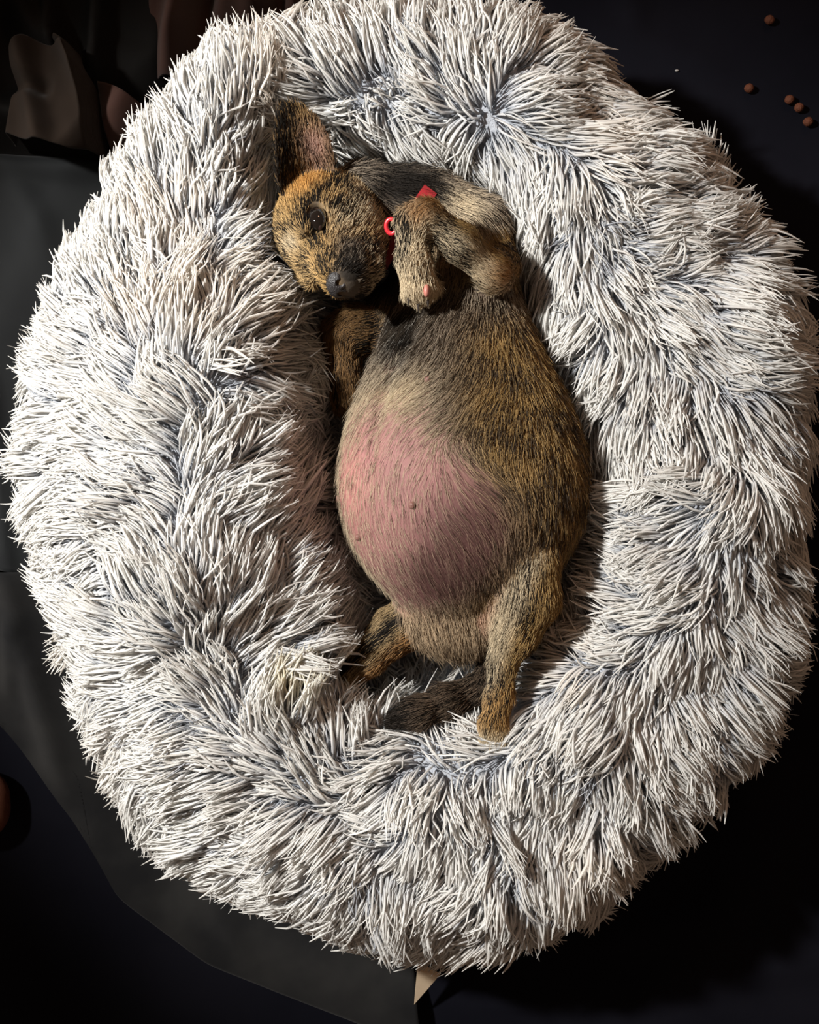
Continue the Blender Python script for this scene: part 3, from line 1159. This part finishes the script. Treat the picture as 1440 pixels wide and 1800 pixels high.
    pale[t] = mixc(mixc(np.tile(np.array([.20, .12, .05]), (n, 1)), GOLD * .9, rimc), np.array([.45, .28, .22]), inner)[t]
    share[t] = np.clip(.55 - .35 * inner - .25 * rimc + .3 * sstep(530, 500, x), .05, .9)[t]  # extra dark hairs on the left paint in the shade of the ear fold
    skin[t] = skin_e[t]
    dens[t] = 1.0
    leng[t] = .0065
    # --- forelegs
    t = g == 4
    near = sstep(360, 480, y)
    up = sstep(4, 26, (x - 815) * .65 - (y - 430) * .76)      # shoulder side of the forearm
    pl = mixc(np.tile(CREAM * 1.0, (n, 1)), GOLD * .8, np.clip(up, 0, 1) * (x > 745))
    pl = mixc(pl, np.array([.36, .19, .075]), .9 * blob(x, y, 742, 366, 38, 22, -.3) + .9 * blob(x, y, 888, 486, 26, 28))
    st4 = sstep(.45, .62, fbm(p + 2, (60, 34, 40), 2))
    pale[t] = pl[t]
    share[t] = np.clip(.12 + .46 * st4 + .2 * blob(x, y, 720, 400, 16, 40) - .3 * sstep(480, 520, y) * (x < 780), .02, .8)[t]
    skin[t] = UMBER * 1.4
    leng[t] = .0065
    dens[t] = 1.25
    t = g == 5
    pale[t] = mixc(np.tile(np.array([.20, .115, .05]), (n, 1)), TAN, sstep(660, 700, x))[t]  # far foreleg browns darkened, shade below the head put into the colour
    share[t] = np.clip(.4 + .5 * (st4 - .4), .1, .85)[t]
    skin[t] = UMBER
    leng[t] = .008
    # --- hind legs
    t = g == 6
    ax = (x - (945 - (y - 960) * .36))       # across the shank, + is outside
    outer = sstep(0, 34, ax)
    inn = sstep(-20, -60, ax) * sstep(1170, 1120, y)
    pl = mixc(np.tile(CREAM * .80, (n, 1)), GOLD * .95, outer)
    pl = mixc(pl, np.array([.50, .32, .22]), inn)
    st5 = sstep(.46, .60, fbm(p + 6, (70, 26, 50), 2))
    shh = .10 + .34 * st5 * (1 - inn) + .5 * blob(x, y, 880, 1195, 20, 34, .5) + .25 * blob(x, y, 945, 1045, 18, 60, .35) + .2 * blob(x, y, 945, 960, 30, 22)
    shh = shh - .15 * inn - .3 * sstep(1255, 1285, y)
    pl = mixc(pl, CREAM * 1.05, sstep(1262, 1290, y))
    pl = mixc(pl, np.array([.46, .26, .09]), sstep(1185, 1230, y) * (1 - sstep(1258, 1285, y)) * .7)
    sk = mixc(np.tile(UMBER * 1.4, (n, 1)), np.array([.36, .19, .15]), inn)
    pale[t], share[t], skin[t] = pl[t], np.clip(shh, .03, .9)[t], sk[t]
    leng[t] = (.0085 + .003 * inn)[t]
    dens[t] = 1.15
    t = g == 7
    q = (x - 660) * .68 + (y - 1145) * .73
    sep = np.exp(-((q + 14) / 11.0) ** 2)
    pale[t] = mixc(np.tile(TAN * .8, (n, 1)), np.array([.40, .22, .09]), sstep(0, 25, q))[t]
    share[t] = np.clip(.28 + .68 * sep, 0, .95)[t]
    skin[t] = UMBER
    leng[t] = .008
    # --- tail
    t = g == 8
    tipd = sstep(760, 710, x)
    pale[t] = mixc(np.tile(np.array([.16, .115, .08]), (n, 1)), np.array([.07, .058, .05]), tipd)[t]
    share[t] = (.5 + .3 * tipd)[t]
    skin[t] = UMBER * .5
    leng[t] = .013
    dens[t] = 1.4
    return pale, dark, share, skin, dens, leng


pale, dark, share, skin, dens, leng = coat(dv, dn)
under = pale * (1 - share[:, None]) * .75 + dark * share[:, None]
cover = np.clip(dens, 0, 1)[:, None] * .75
bcol = skin * (1 - cover) + under * cover
dme = mesh_from('body', dv, df)
cattr(dme, 'coat_colour', np.clip(bcol, .004, 1))
M_SKIN = mat_attr('brindle_skin', 'coat_colour', .62, .15, 0.0, .4)
DB = P(810, 860, .05)
dog = empty('dog', DB, label='round-bellied brindle puppy lying on its back inside the plush pet bed', category='dog')
body = add_obj('body', dme, M_SKIN, dog)

# hair: direction of growth over the body, (x, y, dx, dy) in picture pixels
BFLOW = np.array([
    (740, 560, -.45, .9), (850, 620, -.3, 1), (930, 650, 0, 1), (680, 640, -.5, .9), (720, 700, -.9, .45), (650, 760, -.4, .9), (780, 740, -.9, .4),
    (900, 740, -.35, .9), (980, 800, -.15, 1), (800, 800, .7, .5), (850, 850, .8, .6), (950, 880, .1, 1), (700, 850, .1, 1), (800, 920, .5, .8),
    (680, 980, .3, .9), (620, 880, .1, 1), (760, 1040, .2, .9), (800, 1110, .1, 1), (880, 520, -.2, 1), (800, 520, -.4, .9), (960, 950, -.2, 1),
    (720, 480, -.1, 1), (700, 330, .9, .2), (800, 350, .7, .5), (860, 410, .3, 1), (640, 640, -.2, 1), (850, 700, -.6, .8), (740, 800, -.5, .4)], float)
HAIRS = 190000
NP = 5
r = np.random.default_rng(21)
wgt = dens * np.where(dn[:, 2] < -.25, .12, 1.0)
hp, htri, hbc = sample_surface(dv, df, HAIRS, r, weight=wgt)
hn = nrm((dn[htri] * hbc[..., None]).sum(1))
hg = group_at(hp)
pale, dark, share, skin, dens_h, leng = coat(hp, hn)
hx, hy = to_px(hp)
fl2 = flow_at(hx, hy, BFLOW, 60) * np.array([1, -1])
D = np.concatenate([fl2, np.zeros((HAIRS, 1))], 1)


def along_limb(pts):
    Q = np.array([P(a, b, c) for a, b, c in pts])
    return Q


def limb_dir(mask, pts):
    Q = along_limb(pts)
    mids = (Q[1:] + Q[:-1]) / 2
    dirs = nrm(Q[1:] - Q[:-1])
    d2 = ((hp[mask][:, None] - mids[None]) ** 2).sum(2)
    w = 1 / (d2 + 1e-4) ** 2
    D[mask] = (w @ dirs) / w.sum(1, keepdims=True)


limb_dir(hg == 4, [(838, 405, .14), (888, 478, .17), (800, 432, .196), (735, 382, .212), (726, 440, .212), (738, 530, .203)])
limb_dir(hg == 5, [(700, 585, .105), (600, 588, .124), (604, 650, .118), (612, 720, .106)])
limb_dir(hg == 6, [(934, 950, .15), (928, 1050, .152), (884, 1160, .15), (876, 1220, .153), (868, 1300, .158)])
limb_dir(hg == 7, [(750, 1080, .098), (700, 1105, .104), (650, 1150, .108), (590, 1205, .108)])
limb_dir(hg == 8, [(845, 1120, .092), (872, 1195, .106), (790, 1238, .124), (690, 1268, .136)])
m6 = (hg == 6) & (hx < 860)
D[m6] = np.array([.1, -1, 0])
m = hg == 2
D[m] = -f_ * 1.0 + nrm(hp[m] - (HC + .02 * f_)) * .35 - .25 * u_
m = hg == 3
D[m] = nrm(ET - EB)
D = D + .14 * np.stack([vnoise(hp + 3 * k, 55) - .5 for k in range(3)], 1) * 2
D = D - hn * (D * hn).sum(1, keepdims=True)
D = nrm(D + r.normal(0, .12, (HAIRS, 3)))
L = (leng * np.clip(r.normal(1, .22, HAIRS), .4, 1.7))[:, None]
lift = np.where(hg == 8, .26, .17)[:, None] + r.normal(0, .05, (HAIRS, 1))
t = np.linspace(0, 1, NP)[None, :, None]
hmid = hp + L * .5 * nrm(D + hn * (lift + .18))
htip = hp + L * nrm(D + hn * (lift * .55))
HP_ = (1 - t) ** 2 * hp[:, None] + 2 * t * (1 - t) * hmid[:, None] + t ** 2 * htip[:, None]
# keep hairs clear of eyes and nose
eye_c = H(.033, .0310, .0090)
nose_c = H(.094, 0, -.006)
okh = (np.linalg.norm((hp - eye_c) @ HA.T / np.array([.0140, .016, .0088]), axis=1) > 1) & (np.linalg.norm(hp - nose_c, axis=1) > .0135)
is_dark = r.random(HAIRS) < share
hc = np.where(is_dark[:, None], dark * r.uniform(.5, 1.7, (HAIRS, 1)), pale * r.uniform(.65, 1.3, (HAIRS, 1)))
HP_, hc, hg2 = HP_[okh], hc[okh], hg[okh]
nh = len(HP_)
cu = bpy.data.hair_curves.new('coat')
cu.add_curves([NP] * nh)
cu.points.foreach_set('position', HP_.astype(np.float32).ravel())
rad = np.array([.00013, .00015, .00013, .00009, .00004], np.float32)
thin = np.where(hg2 == 0, .55 + .45 * np.clip(dens_h[okh], 0, 1), 1.0).astype(np.float32)
cu.points.foreach_set('radius', (rad[None] * thin[:, None]).ravel())
ca_ = cu.attributes.new('hair_colour', 'FLOAT_COLOR', 'CURVE')
cc = np.ones((nh, 4), np.float32)
cc[:, :3] = np.clip(hc * .9, .003, .9)
ca_.data.foreach_set('color', cc.ravel())
M_HAIR = mat_attr('brindle_hair', 'hair_colour', .5, .06)
add_obj('coat', cu, M_HAIR, dog, kind='stuff', label='short brindle coat of gold, black and cream hairs')


# --- small features of the dog
def ball(name, c, axes, radii, mat, parent, seg=20, ring=14, bump=None, **props):
    a = np.linspace(0, 2 * math.pi, seg, endpoint=False)
    b = np.linspace(-math.pi / 2, math.pi / 2, ring)
    S = np.array([[(math.cos(j) * math.cos(i), math.cos(j) * math.sin(i), math.sin(j)) for i in a] for j in b]).reshape(-1, 3)
    if bump is not None:
        S = S * bump(S)[:, None]
    v = np.asarray(c) + (S * np.asarray(radii)) @ np.asarray(axes)
    i, j = np.meshgrid(np.arange(ring - 1), np.arange(seg), indexing='ij')
    q = np.stack([i * seg + j, i * seg + (j + 1) % seg, (i + 1) * seg + (j + 1) % seg, (i + 1) * seg + j], -1).reshape(-1, 4)
    return add_obj(name, mesh_from(name, v, q), mat, parent, **props)


M_EYE = mat_plain('dark_eye', (0.005, 0.0035, 0.003), 0.05, 0.5, coat=0.8)
M_LID = mat_plain('eyelid_skin', (0.03, 0.016, 0.014), 0.25, 0.5, 0.2, 300)
M_NOSE = mat_plain('black_nose', (0.022, 0.020, 0.021), 0.38, 0.5, 0.3, 300, .9, 900)
M_PINKPAD = mat_plain('pink_pad', (0.38, 0.14, 0.11), 0.5, 0.4, 0.2, 200)
M_CLAW = mat_plain('claw', (0.05, 0.04, 0.035), 0.35, 0.5, 0.2, 200)
M_TEAT = mat_plain('teat_skin', (0.16, 0.075, 0.06), 0.55, 0.3, 0.3, 400, .5, 500)
M_RED = mat_cloth('red_webbing', (0.30, 0.012, 0.018), (0.42, 0.02, 0.028), 0.6, 60, 1800, 0.3, .5)
M_REDP = mat_plain('red_plastic', (0.50, 0.02, 0.03), 0.25, 0.5, 0.1, 80)
for sg in (1, -1):
    e = ball('eye', H(.0325, .0290 * sg, .0090), HA, (.0140, .0096, .0086), M_EYE, dog, 24, 18, label='glossy dark brown eye')
    # lower lid corner
    ball('tear_duct', H(.0445, .0285 * sg, .0075), HA, (.0024, .0030, .0022), M_LID, e, 12, 8)

# nose: its own small distance field with nostrils
NR = .0006
nb = .019
ng = np.arange(-nb, nb, NR)
NX, NY, NZ = np.meshgrid(ng, ng, ng, indexing='ij')          # local f, s, u


def nell(c, rr):
    q0 = np.sqrt(((NX - c[0]) / rr[0]) ** 2 + ((NY - c[1]) / rr[1]) ** 2 + ((NZ - c[2]) / rr[2]) ** 2)
    return (q0 - 1) * min(rr)


V = merge(nell((0, 0, 0.001), (.0095, .0125, .0098)), nell((-.002, 0, -.006), (.008, .008, .007)), .004)
for sg in (1, -1):
    for cc_, rr in (((.0088, .0052 * sg, -.0005), (.0055, .0026, .0030)), ((.0065, .0088 * sg, -.0030), (.0050, .0034, .0016))):
        d = -nell(cc_, rr)
        h = np.clip(.5 - .5 * (V - d) / .0012, 0, 1)
        V = V + (d - V) * h + .0012 * h * (1 - h)
d = -nell((.0095, 0, -.007), (.006, .0007, .006))
V = np.maximum(V, d)
nv, nf = surface_net(V.astype(np.float32), np.array([-nb] * 3), NR)
nv = smooth_verts(nv, nf, 2, .5)
nv = H(.0855, 0, -.003) + nv @ HA
add_obj('nose', mesh_from('nose', nv, nf if np.linalg.det(HA) > 0 else nf[:, ::-1]), M_NOSE, dog, label='black nose with two nostrils')

for (a, b) in ((725, 888), (752, 668), (596, 876), (630, 944)):
    # drop each teat onto the belly surface
    z = np.linspace(.21, .06, 400)
    line = np.array([P(a, b, zz) for zz in z])
    s = sdf_at(line)
    k = int(np.argmax(s < 0)) if (s < 0).any() else int(np.argmin(s))
    ball('nipple', line[k] + np.array([0, 0, .0008]), AX, (.0030, .0034, .0024), M_TEAT, dog, 14, 10,
         bump=lambda S: 1 + .08 * np.sin(9 * S[:, 0] + 7 * S[:, 1]))
ball('paw_pad', P(750, 511, .200), AX, (.0028, .0055, .004), M_PINKPAD, dog, 14, 10, label='pink toe pad')


def claw(a, b, r0):
    a, b = np.asarray(a), np.asarray(b)
    K = 6
    tt = np.linspace(0, 1, K)[:, None]
    mid = (a + b) / 2 + np.array([0, 0, .0018])
    C = (1 - tt) ** 2 * a + 2 * tt * (1 - tt) * mid + tt ** 2 * b
    R = r0 * np.array([1, 1, .85, .65, .4, .08])
    v, q = tubes(C[None], R[None], 8, np.random.default_rng(1))
    add_obj('claw', mesh_from('claw', v, q), M_CLAW, dog)


for (a, b, c) in ((718, 516, .187), (735, 527, .187), (752, 520, .187)):
    claw(P(a, b + 8, c + .004), P(a + 1, b + 22, c - .002), .0013)
for (a, b, c) in ((855, 1296, .158), (868, 1304, .158), (882, 1297, .158)):
    claw(P(a, b + 6, c + .003), P(a, b + 18, c - .001), .0013)

# collar: a red webbing band around the neck
ca0, ca1 = P(735, 385, .116), P(655, 364, .128)
axis = nrm(np.array([-.80, .55, .12]))
cc0 = P(724, 388, .116)
e1 = nrm(np.cross(axis, [0, 0, 1]))
e2 = np.cross(axis, e1)
NA, prof = 72, [(-.0065, 0), (.0065, 0), (.0065, .0022), (-.0065, .0022)]
ring = []
for i in range(NA):
    an = 2 * math.pi * i / NA
    dr = math.cos(an) * e1 + math.sin(an) * e2
    ts = np.linspace(.02, .075, 120)
    s = sdf_at(cc0 + ts[:, None] * dr)
    k = np.argmax(s > 0.0025) if (s > 0.0025).any() else 30
    ring.append(min(ts[k], .046))
ring = np.array(ring)
for _ in range(8):
    ring = .25 * np.roll(ring, 1) + .5 * ring + .25 * np.roll(ring, -1)
cv = []
for i in range(NA):
    an = 2 * math.pi * i / NA
    dr = math.cos(an) * e1 + math.sin(an) * e2
    sink = .010 * float(sstep(338, 322, to_px(cc0 + dr * ring[i])[1]))
    for (o, hgt) in prof:
        cv.append(cc0 + axis * o + dr * (ring[i] + .0015 + hgt - sink))
cv = np.array(cv)
cq = np.array([[i * 4 + j, i * 4 + (j + 1) % 4, ((i + 1) % NA) * 4 + (j + 1) % 4, ((i + 1) % NA) * 4 + j] for i in range(NA) for j in range(4)])
cme = mesh_from('collar', cv, cq, smooth=False)
collar = add_obj('collar', cme, M_RED, dog, label='red webbing collar around the neck')
a = np.linspace(0, 2 * math.pi, 25)[:-1]
rc_ = P(688, 398, .190)
loop = np.array([rc_ + .0058 * (math.cos(t_) * np.array([.6, .5, .3]) + math.sin(t_) * np.array([-.45, .85, .1])) for t_ in a])
C = np.concatenate([loop, loop[:2]])
v, q = tubes(C[None], np.full((1, len(C)), .0020), 8, np.random.default_rng(4))
add_obj('collar_ring', mesh_from('collar_ring', v, q), M_REDP, collar, label='small red ring on the collar')

# ------------------------------------------------------------------ small things on the bedding
M_KIB = mat_plain('kibble_crust', (0.075, 0.022, 0.009), 0.75, 0.25, 0.45, 500, 1.0, 700)
KIB = [(1353, 38, 'lone brown kibble nearest the top edge of the dark sheet'),
       (1317, 158, 'brown kibble lying closest to the fluffy pet bed rim'),
       (1388, 178, 'brown kibble at the upper end of the row of three'),
       (1405, 192, 'brown kibble in the middle of the row of three'),
       (1421, 217, 'brown kibble at the lower end of the row of three')]
for i, (a, b, lab) in enumerate(KIB):
    o3 = np.array([2.3 * i, 1.1 * i, 0])
    c = P(a, b - 3, GROUND + .0058)
    ball('kibble', c, AX, (.0050, .0047, .0044), M_KIB, None, 16, 12, bump=lambda S: .86 + .32 * fbm(S + o3 + 5, 2.4, 3),
         label=lab, category='kibble', group='kibbles scattered on the dark sheet')
    bpy.context.scene.objects[-1]
M_LINT = mat_plain('white_lint', (0.3, 0.29, 0.28), 0.9, 0.1, 0.1)
ball('lint_crumb', P(1190, 124, GROUND + .003), AX, (.0022, .0011, .0009), M_LINT, None, 12, 8, bump=lambda S: .8 + .4 * fbm(S + 2, 3, 2),
     label='tiny white speck of lint on the dark sheet', category='lint')

# paper tag at the bottom rim
M_TAG = mat_plain('cream_tag', (0.46, 0.36, 0.25), 0.8, 0.2, 0.12, 60)
tp = [(735, 1690), (775, 1712), (768, 1720), (728, 1766), (730, 1740)]
z0 = .012
top = np.array([P(a, b, z0 - (b - 1690) * .00034) for a, b in tp])
v = np.concatenate([top, top - np.array([0, 0, .0008])])
me = bpy.data.meshes.new('paper_tag')
n = len(tp)
me.from_pydata(v.tolist(), [], [list(range(n))[::-1], list(range(n, 2 * n))] + [[i, (i + 1) % n, n + (i + 1) % n, n + i] for i in range(n)])
me.update()
add_obj('paper_tag', me, M_TAG, None, label='cream pointed tag sticking out from under the lower rim of the pet bed', category='tag')

# unidentified rounded object at the left border, given an invented cushion form
M_TERRA = mat_plain('terracotta_surface', (0.07, 0.022, 0.011), 0.75, 0.2, 0.25, 30, .3, 900)
round_c = P(-75, 1415, GROUND + .024)
round_obj = ball('cushion', round_c, AX, (.054, .040, .022), M_TERRA, None, 48, 32,
           bump=lambda S: 1 / (np.abs(S[:, 0]) ** 2.6 + np.abs(S[:, 1]) ** 2.6 + np.abs(S[:, 2]) ** 2.2) ** (1 / 2.5) * (.98 + .05 * fbm(S, 2.5, 2)),
           label='unidentified rounded reddish-brown object at the left border, cushion form made up', category='cushion')
